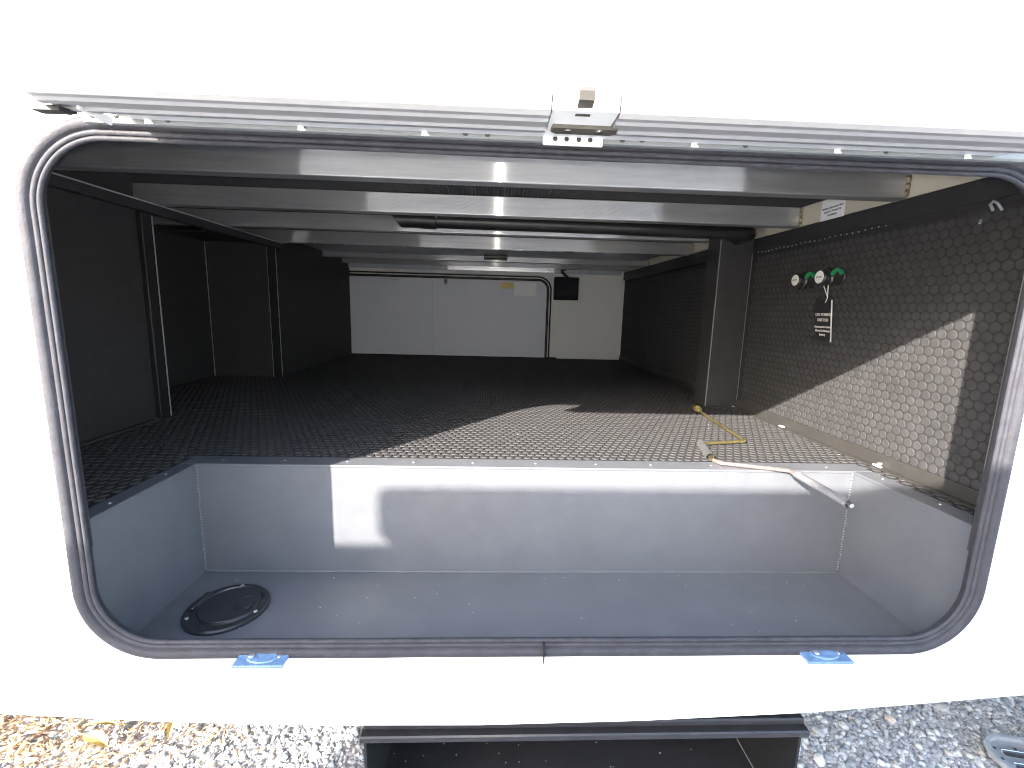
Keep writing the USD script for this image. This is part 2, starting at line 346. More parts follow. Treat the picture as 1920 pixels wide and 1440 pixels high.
# --- compartment shell
FLB = poly([(-1.04, 0.0142), (0.99, 0.0142), (0.99, YB + 0.04), (-1.04, YB + 0.04)]) - poly([(TX0 - 0.008, 0.0), (TX1 + 0.008, 0.0), (TX1 + 0.008, TY1 + 0.008), (TX0 - 0.008, TY1 + 0.008)])
FB = obj('floor_board', xy(FLB, -0.020, -0.0045), 'black_trim', T)
LIP = 0.046
MAT = poly([(-1.02, 0.0146), (XR, 0.0146), (XR, YB), (-1.02, YB)]) - poly([(TX0 - 0.030, 0.0), (TX1 + 0.040, 0.0), (TX1 + 0.040, TY1 + LIP), (TX0 - 0.030, TY1 + LIP)])
FM = obj('floor_mat', xy(MAT, -0.0042, -0.0005), 'coin_rubber', T, label='black rubber floor mat with round studs')
P1, P2 = 0.0182, 0.0176
def floor_ok(x, y):
    if x > XR - 0.015 or x < -1.01 or y < 0.026 or y > YB - 0.008: return False
    if x < XL + 0.012 and y < 0.65: return False
    if x < -0.76 and y > 1.355: return False
    if TX0 - 0.038 < x < TX1 + 0.048 and y < TY1 + LIP + 0.008: return False
    return not (x > 0.84 and 0.875 < y < 0.985)
near, far = [], []
for j in range(int(2.4 / P2)):
    y = 0.028 + j * P2
    for i in range(int(2.1 / P1)):
        x = -1.02 + (i + 0.5 * (j % 2)) * P1
        if floor_ok(x, y): (near if y < 1.0 else far).append((x, y, -0.0005))
X, Y, Z = np.eye(3)
obj('stud', coins(near, X, Y, Z, 0.0083, 0.0021, 12), 'coin_top', FM, kind='stuff', smooth=40)
obj('stud', coins(far, X, Y, Z, 0.0083, 0.0021, 8), 'coin_top', FM, kind='stuff', smooth=40)

# right wall with its mat, cove, rivets
RW = obj('right_wall', box(XR, XR + 0.02, 0.0142, YB + 0.04, -0.004, ZB), 'dark_panel', T)
WM = obj('wall_mat', box(XR - 0.003, XR, 0.0142, YB - 0.004, 0.0, 0.500), 'coin_rubber', RW, label='black rubber wall mat with round studs')
wn, wf = [], []
for j in range(int(0.5 / 0.0165)):
    z = 0.036 + j * 0.0165
    if z > 0.490: break
    for i in range(int(2.3 / 0.0194)):
        y = 0.027 + (i + 0.5 * (j % 2)) * 0.0194
        if y > YB - 0.02 or 0.870 < y < 0.99: continue
        (wn if y < 0.9 else wf).append((XR - 0.003, y, z))
obj('wall_stud', coins(wn, -Y, Z, -X, 0.0086, 0.0011, 16), 'coin_top', RW, kind='stuff', smooth=40)
obj('wall_stud', coins(wf, -Y, Z, -X, 0.0086, 0.0016, 8), 'coin_top', RW, kind='stuff', smooth=40)
TR = obj('base_trim', yz(poly([(0.016, 0.0), (0.90, 0.0), (0.90, 0.029), (0.016, 0.029)]), XR - 0.0085, XR - 0.0048), 'trim_rubber', RW)
obj('trim_foot', box(XR - 0.022, XR - 0.009, 0.016, 0.90, 0.0002, 0.0042, 0.001), 'trim_rubber', RW)
obj('base_trim', box(XR - 0.0085, XR - 0.0048, 0.99, YB - 0.005, 0.0, 0.029), 'trim_rubber', RW)
for k in range(27):
    obj('rivet', dome_head((XR - 0.0032, 0.392 + k * 0.0179, 0.5025 + 0.0012 * math.sin(k)), (-1, 0, 0), 0.0019, 0.0012), 'screw_metal', RW)
obj('upper_strip', box(XR - 0.0055, XR - 0.0002, 0.0142, 0.86, 0.5085, ZB - 0.002, 0.001), 'dark_panel', RW)
BR = obj('wall_bracket', yz(poly([(1.0, 0.503), (YB - 0.02, 0.503), (YB - 0.02, 0.551), (1.0, 0.551)]), XR - 0.018, XR - 0.0005), 'black_trim', RW)
for k, (y, z) in enumerate(((0.628, 0.0045), (0.306, 0.005), (0.88, 0.006), (0.302, 0.011))):
    lump = trimesh.creation.icosphere(2, 1.0); lump.vertices *= (1 + 0.7 * (meshkit.fbm(lump.vertices * 2.2 + k * 9, 3) - 0.5))[:, None]
    lump.apply_scale([0.005, 0.011 if k < 2 else 0.005, 0.003]); lump.apply_translation((XR - 0.014 - 0.002 * k % 0.006, y, z))
    obj('sealant_blob', lump, 'white_plastic' if k < 2 else 'screw_metal', RW)
obj('cable_clip', tube([(XR - 0.004, 0.181, 0.490), (XR - 0.012, 0.180, 0.499), (XR - 0.014, 0.174, 0.503), (XR - 0.012, 0.169, 0.499), (XR - 0.004, 0.167, 0.488)], 0.0022, 8), 'galvanised', RW)
obj('cable_stub', tube([(XR - 0.004, 0.198, 0.478), (XR - 0.009, 0.194, 0.472)], 0.002, 8), 'galvanised', RW)
SR = obj('side_rail', box(XR - 0.001, XR + 0.03, 0.0142, YB, ZB + 0.0005, ZC + 0.03), 'cream_steel', T, label='cream painted rail above the right wall')

# column on the right
CX = 0.853
CO = obj('corner_column', box(CX, XR - 0.0035, 0.885, 0.972, 0.0, ZB + 0.02, 0.002), 'dark_panel', T)
obj('edge_strip', box(CX - 0.0012, CX + 0.0016, 0.8835, 0.8865, 0.004, ZB), 'stitch_grey', CO)
obj('edge_strip', box(XR - 0.0075, XR - 0.0062, 0.8832, 0.8848, 0.03, 0.50), 'stitch_grey', CO)
obj('foot_trim', box(CX - 0.012, XR - 0.004, 0.874, 0.884, 0.0, 0.006, 0.001), 'trim_rubber', CO)

# left side: panel, post, recess, rear panel
LW = obj('left_panel', box(XL - 0.02, XL, 0.0142, 0.606, -0.002, ZC), 'dark_panel', T)
obj('base_strip', box(XL, XL + 0.012, 0.016, 0.606, 0.0, 0.006, 0.001), 'trim_rubber', LW)
LPOST = obj('left_post', box(XL - 0.02, XL + 0.012, 0.607, 0.642, 0.0, ZB - 0.030, 0.0015), 'black_trim', T)
obj('edge_strip', box(XL + 0.0112, XL + 0.0132, 0.6405, 0.6435, 0.004, ZB - 0.034), 'galvanised', LPOST)
obj('recess_wall', box(-1.045, -1.022, 0.643, 1.372, -0.002, ZC), 'dark_panel', T)
RB = obj('recess_back', box(-1.021, -0.781, 1.352, 1.372, -0.002, ZC), 'dark_panel', T)
obj('corner_bead', box(-1.0205, -1.0185, 1.349, 1.3515, 0.0, 0.545), 'galvanised', RB)
obj('rear_post', box(-0.781, -0.744, 1.354, 1.390, 0.0, ZB, 0.0015), 'black_trim', T)
obj('edge_strip', box(-0.7805, -0.7795, 1.3525, 1.3538, 0.0, ZB), 'galvanised', RB)
obj('edge_strip', box(-0.7455, -0.7435, 1.3522, 1.3545, 0.0, ZB), 'galvanised', RB)
obj('left_rear_panel', box(XL2 - 0.02, XL2, 1.391, YB + 0.04, -0.002, ZC), 'dark_panel', T)
RL = obj('left_rail', box(XL - 0.006, XL + 0.014, 0.0142, 1.350, ZB - 0.028, ZB - 0.002, 0.002), 'dark_panel', T)
obj('rail_cap', box(XL + 0.0145, XL + 0.0165, 0.0142, 1.352, ZB - 0.006, ZB - 0.003), 'galvanised', RL)
obj('recess_header', box(-1.02, -0.745, 1.10, 1.351, ZB - 0.004, ZB - 0.001), 'dark_panel', T)
obj('front_lining', xz(poly([(-1.04, -0.02), (0.99, -0.02), (0.99, 0.62), (-1.04, 0.62)]) - poly(rrect(OX0 - 0.008, OX1 + 0.008, OZ0 - 0.4, OZ1 + 0.008, OR)), 0.0105, 0.0135), 'dark_panel', T)

# ceiling: ribbed sheet and aluminium beams
n = int(2.03 / 0.0038); zz = np.array([[-1.04 + i * 0.0038, ZC + (0.0 if i % 2 else 0.0035)] for i in range(n)])
rib = poly(list(zz) + [(zz[-1, 0], ZC + 0.012), (zz[0, 0], ZC + 0.012)][::1])
CE = obj('ceiling_sheet', xz(rib, 0.0142, YB + 0.04), 'dark_panel', T, label='dark ribbed ceiling sheet')
for k, y in enumerate((0.352, 0.672, 0.976, 1.345, 1.885, 2.19)):
    zb = ZB + (0.0 if k < 4 else 0.003); zs = np.linspace(zb + 0.0032, ZC - 0.003, 440)
    fr = [(y - 0.000060 * math.sin(2 * math.pi * (z - zb) / 0.0009), z) for z in zs]         # fine drawn ridges along the face
    prof_b = [(y + 0.031, zb), (y + 0.031, ZC - 0.001), (y, ZC - 0.001)] + fr[::-1] + [(y + 0.0002, zb + 0.0020), (y + 0.0009, zb + 0.0009), (y + 0.0022, zb + 0.0001), (y + 0.0032, zb)]
    bm = obj('ceiling_beam', yz(poly(prof_b[::-1]), -1.035, XR - 0.004), 'brushed_alu', T, smooth=32)
    w = tube([(XR - 0.005 + 0.001 * math.sin(i * 2.2 + k), y - 0.001, ZB + 0.003 + i * 0.0044) for i in range(11)], [0.0036 + 0.001 * ((i * 7 + k) % 3 - 1) for i in range(11)], 8)
    obj('weld_seam', w, 'weld_metal', bm)
# lower ceiling tray between the fourth and fifth beam
LC = obj('rear_ceiling_sheet', [box(-0.74, 0.93, 1.385 + k * 0.05, 1.385 + k * 0.05 + 0.047, 0.577, 0.582, 0.001) for k in range(10)], 'galvanised', T)
for x0, x1 in ((-0.19, 0.425), (0.465, 0.56), (0.585, 0.66), (-0.32, -0.29)):
    obj('bright_edge', box(x0, x1, 1.3425, 1.3445, ZB - 0.0022, ZB - 0.0002), 'bright_metal', T)
obj('ceiling_lamp', box(0.085, 0.205, 1.80, 1.86, 0.556, 0.577, 0.004), 'black_plastic', T)
for x in np.linspace(-0.7, 0.6, 12):
    obj('ceiling_screw', dome_head((x, 1.3445, ZB - 0.001), (0, -1, -1), 0.003, 0.0018), 'screw_metal', T)

# drain pipe under the ceiling
PIPE = obj('drain_pipe', tube([(-0.03, 0.80, 0.5535), (0.45, 0.80, 0.5525), (0.84, 0.80, 0.549)], 0.0205, 24), 'pvc_black', T, smooth=40)
obj('collar', tube([(-0.072, 0.80, 0.554), (-0.030, 0.80, 0.5535)], 0.0235, 24), 'pvc_black', PIPE, smooth=40)
cut = Manifold.cylinder(0.09, 0.0225, 0.0225, 28).rotate([0, 90, 0]).translate([-0.15, 0.80, 0.5545])
cut = cut - Manifold.cube([0.3, 0.2, 0.2], True).rotate([0, 52, 0]).translate([-0.232, 0.80, 0.50])
obj('mitred_end', cut, 'pvc_black', PIPE, smooth=30)
obj('screw', dome_head((-0.028, 0.7785, 0.5615), (0, -1, 0.3), 0.0028, 0.0015), 'screw_metal', PIPE)
obj('elbow', tube([(0.82, 0.80, 0.549), (0.905, 0.80, 0.549), (0.905, 0.90, 0.549)], 0.0235, 20, 0.045), 'pvc_black', PIPE, smooth=40)

# back of the compartment: wall, closed rear door, rails, control box, stickers
BW = obj('back_wall', box(-0.78, XR, YB + 0.002, YB + 0.03, -0.02, ZC), 'back_cream', T)
RD = obj('rear_door', xz(poly(rrect(-1.3, 0.468, -0.06, 0.482, 0.055)), YB - 0.006, YB + 0.001), 'back_white', T, label='closed white rear storage door seen from inside')
obj('door_panel_seam', box(-0.2425, -0.2410, YB - 0.0075, YB - 0.0062, -0.03, 0.472), 'galvanised', RD)
for o, w in ((0.000, 0.015), (0.0215, 0.0095)):
    ro = ring(-1.3, 0.470, -0.3, 0.484, 0.055, [(o, YB - 0.001), (o, YB - 0.010), (o + w, YB - 0.010), (o + w, YB - 0.001)], 14)
    obj('seal_line', trimesh.intersections.slice_mesh_plane(ro, [0, 0, 1], [0, 0, -0.004]), 'black_trim', RD)
LA = obj('inner_latch', box(-0.171, -0.153, YB - 0.016, YB - 0.007, 0.446, 0.489, 0.003), 'black_plastic', RD)
obj('latch_screw', [dome_head((-0.162, YB - 0.017, 0.481), (0, -1, 0), 0.006, 0.004), dome_head((-0.162, YB - 0.017, 0.453), (0, -1, 0), 0.007, 0.004)], 'bright_metal', RD)
obj('yellow_sticker', box(0.183, 0.262, YB - 0.0076, YB - 0.0064, 0.434, 0.472), 'yellow_label', RD)
WS = obj('white_sticker', box(0.264, 0.403, YB - 0.0078, YB - 0.0064, 0.392, 0.474), 'paper', RD)
mk = [tube([(-0.545 + i * 0.012, YB - 0.0072, 0.474 + 0.004 * math.sin(i * 2.1) - 0.0006 * i) for i in range(9)], 0.0009, 5)]
obj('pencil_mark', mk, 'trim_rubber', RD)
obj('threshold', [box(-0.75, 0.50, YB - 0.016, YB - 0.0085, -0.001, 0.0065), box(0.48, 0.545, YB - 0.030, YB - 0.0085, -0.0005, 0.010, 0.002)], 'black_trim', T)
TRL = obj('rear_top_rail', box(-0.75, 0.93, 2.292, 2.300, 0.532, 0.572, 0.001), 'galvanised', T)
obj('bright_section', box(-0.150, 0.505, 2.2885, 2.2915, 0.536, 0.572, 0.001), 'bright_metal', TRL)
for px in (-0.18, 0.475, 0.78, -0.6):
    obj('screw', dome_head((px, 2.288, 0.553), (0, -1, 0), 0.006, 0.004), 'screw_metal', TRL)
CB = obj('control_box', box(0.512, 0.660, 2.262, YB + 0.001, 0.372, 0.511, 0.004), 'matte_black', T)
obj('box_lid', box(0.516, 0.656, 2.258, 2.2615, 0.376, 0.507, 0.002), 'matte_black', CB)
obj('cable', tube([(0.585, 2.25, 0.566), (0.545, 2.25, 0.543), (0.602, 2.258, 0.497)], 0.0080, 10, 0.012), 'matte_black', CB, smooth=40)
obj('wire', tube([(-0.75, 1.985, 0.566)] + [(x, 1.98, 0.5655 - 0.0035 * math.sin(x * 5.1) ** 2) for x in np.linspace(-0.6, 0.8, 16)] + [(0.9, 1.985, 0.567)], 0.0028, 8), 'black_plastic', T)

# --- sunken tray
W = 0.006
TRY = obj('storage_tray', [box(TX0 - W, TX1 + W, TY0, TY1 + W, TZ - W, TZ), box(TX0, TX1, TY1, TY1 + W, TZ, -0.0031), box(TX0 - W, TX0, TY0, TY1 + W, TZ, -0.0031), box(TX1, TX1 + W, TY0, TY1 + W, TZ, -0.0031),
                           box(TX0, TX1, TY0 - W, TY0, TZ - W, -0.172)], 'tray_plastic', T, label='charcoal plastic tray sunk into the floor')
lip_prof = lambda: None
obj('back_lip', box(TX0 - 0.030, TX1 + 0.040, TY1 - 0.0015, TY1 + LIP, -0.0030, 0.0022, 0.0013), 'tray_plastic', TRY)
obj('left_lip', box(TX0 - 0.030, TX0 + 0.0015, TY0, TY1 - 0.0017, -0.0030, 0.0021, 0.0013), 'tray_plastic', TRY)
obj('right_lip', box(TX1 - 0.0015, TX1 + 0.040, TY0, TY1 - 0.0017, -0.0030, 0.0021, 0.0013), 'tray_plastic', TRY)
obj('cove_bead', tube([(TX0 + 0.004, TY1 - 0.001, TZ + 0.001), (TX1 - 0.004, TY1 - 0.001, TZ + 0.001)], 0.0022, 10), 'tray_plastic', TRY, smooth=60)
for cx in (TX0 + 0.002, TX1 - 0.002):
    s = []
    for k in range(38):
        z = TZ + 0.008 + k * 0.0057
        s.append(dome_head((cx + rng.normal(0, 0.0004), TY1 - 0.002, z), (0, -1, 0), 0.0016 + 0.0005 * rng.random(), 0.0022))
    obj('corner_stitch', s, 'stitch_grey', TRY)
for k in range(11):
    px = -0.385 + k * 0.122
    obj('screw', dome_head((px + rng.normal(0, 0.003), TY1 + 0.022, 0.0024), (0, 0, 1), 0.0027, 0.0014), 'screw_metal', TRY)
for px, py in ((-0.436, 0.10), (-0.437, 0.22), (0.90, 0.12), (0.90, 0.235)):
    obj('screw', dome_head((px, py, 0.0024), (0, 0, 1), 0.0027, 0.0014), 'screw_metal', TRY)
# round deck hatch in the tray
hc = np.array([-0.314, 0.163, TZ + 0.0002])
H = obj('access_hatch', disc(hc, (0, 0, 1), 0.0665, 0.0065, 56, 0.0025), 'black_plastic', TRY, smooth=30)
hr = trimesh.creation.revolve([(0.049, 0.0), (0.051, 0.003), (0.0525, 0.0)], sections=56); hr.apply_translation(hc + [0.004, 0.002, 0.0065])
obj('hatch_ridge', hr, 'black_plastic', H, smooth=40)
lid = disc(hc + [0.004, 0.002, 0.0066], (0, 0, 1), 0.0480, 0.0022, 48, 0.001); obj('hatch_lid', lid, 'black_plastic', H, smooth=30)
rec = trimesh.creation.revolve([(0.0175, 0.0), (0.0188, 0.0014), (0.020, 0.0)], angle=math.radians(210), sections=28); rec.apply_transform(trimesh.transformations.rotation_matrix(math.radians(60), [0, 0, 1])); rec.apply_translation(hc + [0.030, 0.004, 0.0089])
obj('finger_recess', rec, 'black_trim', H, smooth=40)
kn = disc(hc + [0.038, -0.004, 0.0088], (0, 0, 1), 0.0100, 0.0035, 24, 0.0012); kn.vertices[:, 0] = hc[0] + 0.038 + (kn.vertices[:, 0] - hc[0] - 0.038) * 0.6
obj('finger_tab', kn, 'black_plastic', H, smooth=30)
hg = box(-0.006, 0.006, -0.024, 0.024, 0, 0.005, 0.002); hg.apply_transform(trimesh.transformations.rotation_matrix(math.radians(-8), [0, 0, 1])); hg.apply_translation(hc + [-0.052, 0.010, 0.0066])
obj('hinge', hg, 'black_plastic', H)
for a in (95, 215, 345, 170):
    obj('screw', dome_head(hc + [0.058 * math.cos(math.radians(a)), 0.058 * math.sin(math.radians(a)), 0.0068], (0, 0, 1), 0.0034, 0.002), 'screw_metal', H)

# --- battery switches on the right wall
for y, z, s in ((0.628, 0.402, 1.0), (0.538, 0.404, 1.08)):
    B = obj('battery_switch', disc((XR - 0.004, y, z), (-1, 0, 0), 0.024 * s, 0.010, 28, 0.003), 'black_plastic', RW, smooth=30, label='battery switch with a white face and a green key')
    obj('switch_knob', disc((XR - 0.014, y, z), (-1, 0, 0), 0.0165 * s, 0.013, 28, 0.003), 'black_plastic', RW, smooth=30)
    f = disc((XR - 0.0272, y, z + 0.002), (-1, 0, 0), 0.0140 * s, 0.0012, 28, 0.0004); obj('switch_face', f, 'white_plastic', RW)
    obj('switch_text', text('BATTERY', 0.0030, (XR - 0.0285, y, z + 0.0008), (0, -1, 0), (0, 0, 1), 0.0004, centre=True), 'ink', RW)
    a = trimesh.creation.revolve([(0.012, 0.0), (0.012, 0.010), (0.0185, 0.010), (0.0185, 0.0)], angle=math.radians(150), sections=20)
    a.apply_transform(trimesh.transformations.rotation_matrix(math.radians(15), [0, 0, 1])); v = a.vertices.copy()
    a.vertices = np.c_[XR - 0.0062 - v[:, 2], y - 0.036 * s - v[:, 0], z + 0.002 + v[:, 1]]
    obj('switch_key', a, 'green_plastic', RW, smooth=40)
    obj('key_hub', disc((XR - 0.004, y - 0.036 * s, z), (-1, 0, 0), 0.021, 0.006, 24, 0.002), 'black_plastic', RW, smooth=30)

# ================================================================== paper note and hanging tag
NT = thing('paper_note', 'small white printed note stuck to the cream rail above the battery switches', 'note')
u = np.array([0, -1, 0.0]); nt = box(XR - 0.0026, XR - 0.0018, 0.519, 0.597, 0.545, 0.596); obj('sheet', nt, 'paper', NT)
for k, s in enumerate(('Battery Disconnect Box', 'must be Turned On', 'Conditions')):
    obj('print_line', text(s, 0.0046, (XR - 0.0027, 0.558, 0.573 - k * 0.0085), (0, -1, 0.02), (0, 0, 1), 0.0003, True, True), 'ink', NT)
TG = thing('warning_tag', 'black rectangular tag with white lettering hanging from the right battery switch by a tie', 'tag')
bt = box(-0.028, 0.028, -0.0008, 0.0008, -0.052, 0.052, 0.0006)
fr = np.array([[0, -1, 0], [-1, 0, 0], [0, 0, 1.0]]).T
def tagpose(t, lift=0.0):
    v = t.vertices.copy(); v[:, 2], v[:, 0] = v[:, 2], v[:, 0] + v[:, 2] * -0.12
    t.vertices = np.c_[XR - 0.0105 + v[:, 1] - lift - (v[:, 2]) * 0.02, 0.528 - v[:, 0], 0.300 + v[:, 2]]; return t
obj('card', tagpose(bt), 'black_plastic', TG)
for k, (s, h, z) in enumerate((('12V POWER', 0.0066, 0.012), ('SWITCH', 0.0066, -0.001), ('Disconnect Power', 0.0046, -0.017), ('When In Storage', 0.0046, -0.0265), ('Battery', 0.0046, -0.036))):
    t = meshkit.text_mesh(s, h, 0.0004, True); v = t.vertices; t.vertices = np.c_[v[:, 0] - v[:, 0].max() / 2, -0.0010 - v[:, 2], v[:, 1] + z]
    obj('lettering', tagpose(t), 'tag_white', TG)
obj('edge_line', tagpose(box(0.0275, 0.0290, -0.0014, 0.0012, -0.05, 0.05)), 'tag_white', TG)
obj('tie', [tube([(XR - 0.024, 0.508, 0.386), (XR - 0.013, 0.520, 0.356), (XR - 0.012, 0.526, 0.344)], 0.0010, 6), tube([(XR - 0.024, 0.523, 0.384), (XR - 0.013, 0.5205, 0.358)], 0.0010, 6)], 'tag_white', TG)

# ================================================================== hand crank lying on mat and lip
C = thing('hand_crank', 'bent yellow metal hand crank lying on the floor mat and jutting over the tray', 'crank')
R = 0.0041; zc = 0.0072
rod = [(0.795, 0.815, zc), (0.757, 0.467, zc), (0.632, 0.438, zc), (0.606, 0.318, zc + 0.001)]
obj('rod', tube(rod, R, 14, 0.006), 'zinc_yellow', C, smooth=40)
obj('bare_rod', tube([(0.606, 0.3185, zc + 0.001), (0.612, 0.301, zc + 0.001), (0.64, 0.292, zc + 0.001), (0.732, 0.263, zc), (0.7345, 0.234, zc - 0.0005)], R, 14, 0.004), 'zinc_pink', C, smooth=40, label='pinkish bare end of the rod')
gs = tube([(0.6335, 0.440, zc + 0.002), (0.6065, 0.336, zc + 0.002)], 0.0082, 20, caps=False); gi = tube([(0.6335, 0.440, zc + 0.002), (0.6065, 0.336, zc + 0.002)], 0.0066, 20, caps=False)
rib_ = [tube([(0.6335 + 0.0083 * math.cos(a) , 0.440, zc + 0.002 + 0.0083 * math.sin(a)), (0.6065 + 0.0083 * math.cos(a), 0.337, zc + 0.002 + 0.0083 * math.sin(a))], 0.0007, 5) for a in np.linspace(0, 2 * math.pi, 22, endpoint=False)]
grip = obj('grip', [gs, gi], 'grip_grey', C, smooth=40)
obj('grip_rib', rib_, 'grip_grey', grip)
obj('grip_rim', tube([(0.6068, 0.3375, zc + 0.002), (0.6060, 0.3345, zc + 0.002)], 0.0085, 20, caps=False), 'grip_grey', grip)
ct = [(0.7335, 0.244, zc), (0.7335, 0.16, zc - 0.001), (0.7335, 0.112, zc - 0.002)]
obj('clear_sleeve', [tube(ct, 0.0072, 20, caps=False), tube(ct, 0.0062, 20, caps=False)], 'clear_tube', C, smooth=40)
obj('core', tube([(0.7345, 0.234, zc - 0.0005), (0.7335, 0.105, zc - 0.002)], R * 0.9, 14), 'bright_metal', C, smooth=40)
sk = [tube([(0.7935, 0.800, zc + 0.003), (0.7975, 0.836, zc + 0.003)], 0.0095, 16), tube([(0.7945, 0.809, zc + 0.003), (0.7955, 0.815, zc + 0.003)], 0.0112, 16)]
obj('socket', sk, 'zinc_yellow', C, smooth=40)

# ================================================================== open step box under the skirt
SB = thing('step_box', 'black open-fronted step box slung under the white trailer skirt', 'step box')
bx0, bx1, by, bz0, bz1 = -0.045, 0.645, 0.030, -0.522, -0.338
for k, (z0, z1, y0) in enumerate(((-0.316, -0.300, 0.036), (-0.329, -0.3175, 0.028), (-0.342, -0.3305, 0.018))):
    obj('top_rail', box(bx0 - 0.004 * (k == 2), bx1 + 0.004 * (k == 2), y0, 0.060, z0, z1, 0.002), 'black_plastic', SB)
obj('side_panel', box(bx0, bx0 + 0.004, by, 0.55, bz0, bz1 - 0.004), 'black_trim', SB)
obj('side_panel', box(bx1 - 0.004, bx1, by, 0.55, bz0, bz1 - 0.004), 'black_trim', SB)
obj('bottom_plate', box(bx0, bx1, by - 0.01, 0.55, bz0 - 0.006, bz0 - 0.0005), 'black_plastic', SB)
obj('back_plate', box(bx0, bx1, 0.551, 0.556, bz0, bz1), 'black_trim', SB)
obj('lid_plate', box(bx0, bx1, 0.061, 0.55, bz1 + 0.001, bz1 + 0.006), 'black_trim', SB)
obj('corner_line', tube([(bx1 - 0.0052, by, bz0 + 0.0006), (bx1 - 0.0052, 0.55, bz0 + 0.0006)], 0.0008, 6), 'galvanised', SB)
sp = []
for k in range(70):
    t = trimesh.creation.icosphere(0, 1.0); t.apply_scale(rng.uniform(0.0005, 0.0013, 3) * (2 if k < 5 else 1)); t.apply_translation((rng.uniform(bx0 + 0.01, bx1 - 0.02) if k % 3 else rng.uniform(bx0 + .01, .15), rng.uniform(by, 0.25), bz0 + 0.0005)); sp.append(t)
obj('grit', sp, 'stone_4', kind='stuff', label='white grit scattered on the bottom of the black step box', cat='grit')
sp = []
for k in range(110):
    t = trimesh.creation.icosphere(0, 1.0); t.apply_scale(rng.uniform(0.0004, 0.0010, 3))
    q = rng.random()
    if q < 0.4: p = (rng.uniform(TX0 + .02, TX1 - .02), rng.uniform(TY0 + .01, TY1 - .01), TZ + 0.0005)
    else: p = (rng.uniform(-0.7, 0.94), rng.uniform(0.33, 1.6), 0.0017)
    t.apply_translation(p); sp.append(t)
obj('lint', sp, 'tag_white', kind='stuff', label='pale specks of lint and dust lying in tray and on mat', cat='lint')

# ================================================================== stabiliser foot on the gravel
J = thing('jack_foot', 'grey steel stabiliser foot plate with rounded end resting on the gravel', 'jack foot')
def foot(t):
    t.apply_transform(trimesh.transformations.rotation_matrix(math.radians(-12), [0, 0, 1])); t.apply_translation((1.485, 0.338, GROUND + 0.020)); return t
st = rrect(-0.065, 0.30, -0.062, 0.062, 0.0615, 16)
obj('plate', foot(xy(poly(st), 0.0, 0.006)), 'galvanised', J)
rimp = poly(rrect(-0.069, 0.304, -0.066, 0.066, 0.0655, 16)) - poly(rrect(-0.0605, 0.296, -0.0575, 0.0575, 0.057, 16))
obj('rim', foot(xy(rimp, 0.006, 0.017)), 'galvanised', J)
for y in (-0.026, 0.010):
    obj('slot', foot(xy(poly(rrect(-0.030, 0.055, y, y + 0.012, 0.0055, 6)), 0.0061, 0.0068)), 'slot_dark', J)
    obj('slot_lip', foot(box(-0.031, 0.056, y + 0.0125, y + 0.0155, 0.006, 0.012, 0.001)), 'bright_metal', J)
for px, py in ((-0.035, -0.035), (-0.04, 0.03), (0.01, 0.036), (0.0, -0.042), (-0.045, 0.0), (0.045, 0.034)):
    obj('hole', foot(disc((px, py, 0.0061), (0, 0, 1), 0.0035, 0.0006, 14)), 'slot_dark', J)
obj('tube_socket', foot(box(0.085, 0.165, -0.035, 0.035, 0.006, 0.10, 0.004)), 'galvanised', J)
obj('leg', foot(box(0.098, 0.152, -0.025, 0.025, 0.09, 0.62, 0.003)), 'galvanised', J)

# ================================================================== loose ground cover
def stone(k):
    t = trimesh.creation.icosphere(1, 1.0); v = t.vertices
    v = v * (0.75 + 0.6 * meshkit.fbm(v * 1.3 + 17 * k, 2))[:, None]
    r = np.random.default_rng(k); t.vertices = v * r.uniform(0.55, 1.1, 3) * [1, 1, 0.75]; return t
GR = UsdGeom.PointInstancer.Define(stage, '/World/gravel')
protos = []
for k in range(6):
    p = usdkit.mesh(stage, f'/World/gravel/stone_{k:03d}' if k else '/World/gravel/stone', stone(k), LOOK[f'stone_{k}'], smooth=False)
    protos.append(p.GetPath())
GR.CreatePrototypesRel().SetTargets(protos)
pos, sc, ids, ori = [], [], [], []
def scatter(n, x0, x1, y0, y1, lo, hi):
    for _ in range(n):
        s = lo + (hi - lo) * rng.random() ** 3.0
        pos.append((rng.uniform(x0, x1), rng.uniform(y0, y1), GROUND + s * rng.uniform(0.05, 0.45))); sc.append((s, s, s))
        ids.append(int(rng.choice(6, p=[0.26, 0.16, 0.22, 0.10, 0.10, 0.16])))
        a, q = rng.uniform(0, 2 * math.pi), rng.normal(0, 0.25, 2)
        v = np.array([math.cos(a / 2), q[0], q[1], math.sin(a / 2)]); v /= np.linalg.norm(v); ori.append(Gf.Quath(*map(float, v)))
scatter(70000, 0.55, 2.4, 0.1, 0.9, 0.0030, 0.0092)
scatter(16000, 0.55, 2.5, -1.2, 0.1, 0.006, 0.014)
scatter(26000, -1.9, 0.55, 0.1, 0.9, 0.004, 0.010)
scatter(9000, -2.2, 0.55, -1.2, 0.1, 0.006, 0.014)
scatter(220, 0.6, 2.3, 0.15, 0.8, 0.012, 0.021)
GR.CreatePositionsAttr(Vt.Vec3fArray.FromNumpy(np.array(pos, np.float32))); GR.CreateScalesAttr(Vt.Vec3fArray.FromNumpy(np.array(sc, np.float32)))
GR.CreateProtoIndicesAttr(Vt.IntArray(ids)); GR.CreateOrientationsAttr(Vt.QuathArray(ori))
tag(GR.GetPrim(), 'loose grey and white crushed stone covering the ground', 'gravel', kind='stuff')

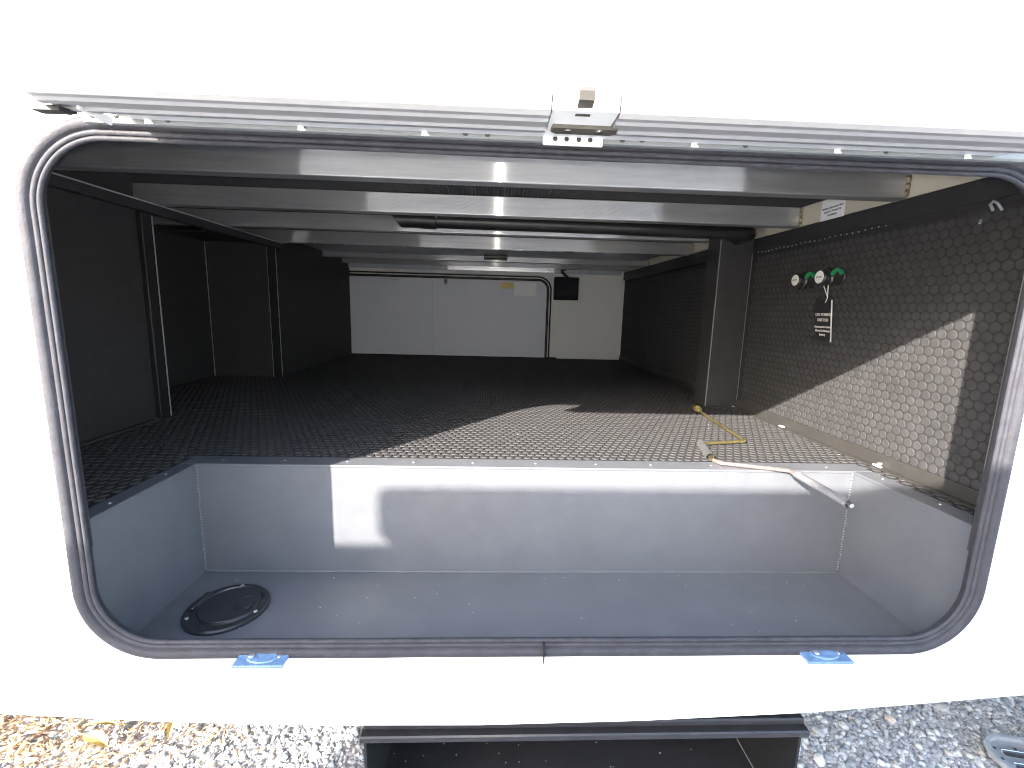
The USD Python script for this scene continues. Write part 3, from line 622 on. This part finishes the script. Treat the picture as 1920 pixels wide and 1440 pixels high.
def chips(n, mat, lmin, lmax, x0, x1, y0, y1):
    out = []
    for _ in range(n):
        L = rng.uniform(lmin, lmax); w = L * rng.uniform(0.08, 0.3)
        b = trimesh.Trimesh([(-L / 2, 0, 0), (-L * .2, w / 2, .001), (L / 2, w * .2, 0), (L * .1, -w / 2, .0015), (0, 0, 0.004)], [(0, 3, 4), (3, 2, 4), (2, 1, 4), (1, 0, 4), (0, 1, 2), (0, 2, 3)], process=False)
        b.apply_transform(trimesh.transformations.euler_matrix(rng.normal(0, .25), rng.normal(0, .22), rng.normal(0.9, 0.8)))
        x = x0 + (x1 - x0) * rng.beta(1.3, 2.2); b.apply_translation((x, rng.uniform(y0, y1), GROUND + rng.uniform(0.008, 0.020))); out.append(b)
    return out
LL = thing('leaf_litter', 'orange brown bark chips and dry leaf scraps strewn over the gravel left of the step box', 'leaf litter', kind='stuff')
obj('chip', chips(3200, 'chip_orange', 0.010, 0.035, -1.7, -0.25, 0.05, 0.75), 'chip_orange', LL, kind='stuff')
obj('chip', chips(2400, 'chip_brown', 0.008, 0.028, -1.7, -0.20, 0.05, 0.75), 'chip_brown', LL, kind='stuff')
obj('chip', chips(1700, 'chip_straw', 0.012, 0.050, -1.7, -0.45, 0.05, 0.75), 'chip_straw', LL, kind='stuff')
def leaf(L, w, at, yaw, name_label):
    n = 12; t = np.linspace(0, 1, n); half = w * np.sin(np.pi * t ** 0.8) * 0.5 + 0.0003
    V, F = [], []
    for a, h in zip(t, half):
        for s in (-1, 0, 1): V.append((L * (a - .5), s * h, 0.006 * abs(s) * math.sin(a * 3) + 0.006 * math.sin(a * 4)))
    for i in range(n - 1):
        for k in range(2):
            q = i * 3 + k; F += [(q, q + 3, q + 4), (q, q + 4, q + 1)]
    V = np.array(V); V2 = np.vstack([V, V - [0, 0, 0.0006]]); F = np.array(F); m2 = trimesh.Trimesh(V2, np.vstack([F[:, ::-1], F + len(V)]), process=False)
    m2.apply_transform(trimesh.transformations.rotation_matrix(yaw, [0, 0, 1])); m2.apply_translation(at)
    obj('dry_leaf', m2, 'leaf_yellow', label=name_label, cat='leaf', smooth=True)
leaf(0.085, 0.0142, (-0.845, 0.468, GROUND + 0.030), 0.1, 'broad yellow dry leaf close under the skirt, upper of the pair')
leaf(0.090, 0.030, (-0.82, 0.425, GROUND + 0.030), -0.35, 'pale yellow dry leaf lying just below the broad yellow one')
leaf(0.065, 0.018, (-1.10, 0.46, GROUND + 0.032), -1.0, 'narrow orange dry leaf at the far left under the skirt')
leaf(0.060, 0.016, (-0.66, 0.455, GROUND + 0.030), -1.2, 'small orange leaf standing apart towards the step box')

# ================================================================== neighbour on the lot, behind the camera: its shade falls into the tray
N = thing('cargo_trailer', 'white box cargo trailer parked opposite the open compartment, its shade on gravel and tray', 'trailer')
obj('body', box(-1.70, 1.5, -3.1, -1.50, -0.42, 0.825, 0.03), 'white_gelcoat', N)
obj('roof_cap', box(-1.44, 1.45, -3.05, -1.505, 0.826, 0.944, 0.02), 'white_gelcoat', N)
obj('lower_rail', box(-1.60, 1.46, -3.08, -1.52, -0.50, -0.422, 0.01), 'black_trim', N)
for x in (-0.35, 0.35):
    for y in (-1.60, -3.02):
        w = disc((x, y, GROUND + 0.29), (0, -1, 0), 0.29, 0.17, 40, 0.03); wh = obj('wheel', w, 'tyre', N)
        obj('rim', disc((x, y + 0.001, GROUND + 0.29), (0, 1, 0), 0.17, 0.01, 30, 0.004), 'galvanised', wh)
obj('fender', [box(-0.70, 0.70, -1.60, -1.47, -0.20, -0.17, 0.01)], 'black_trim', N)
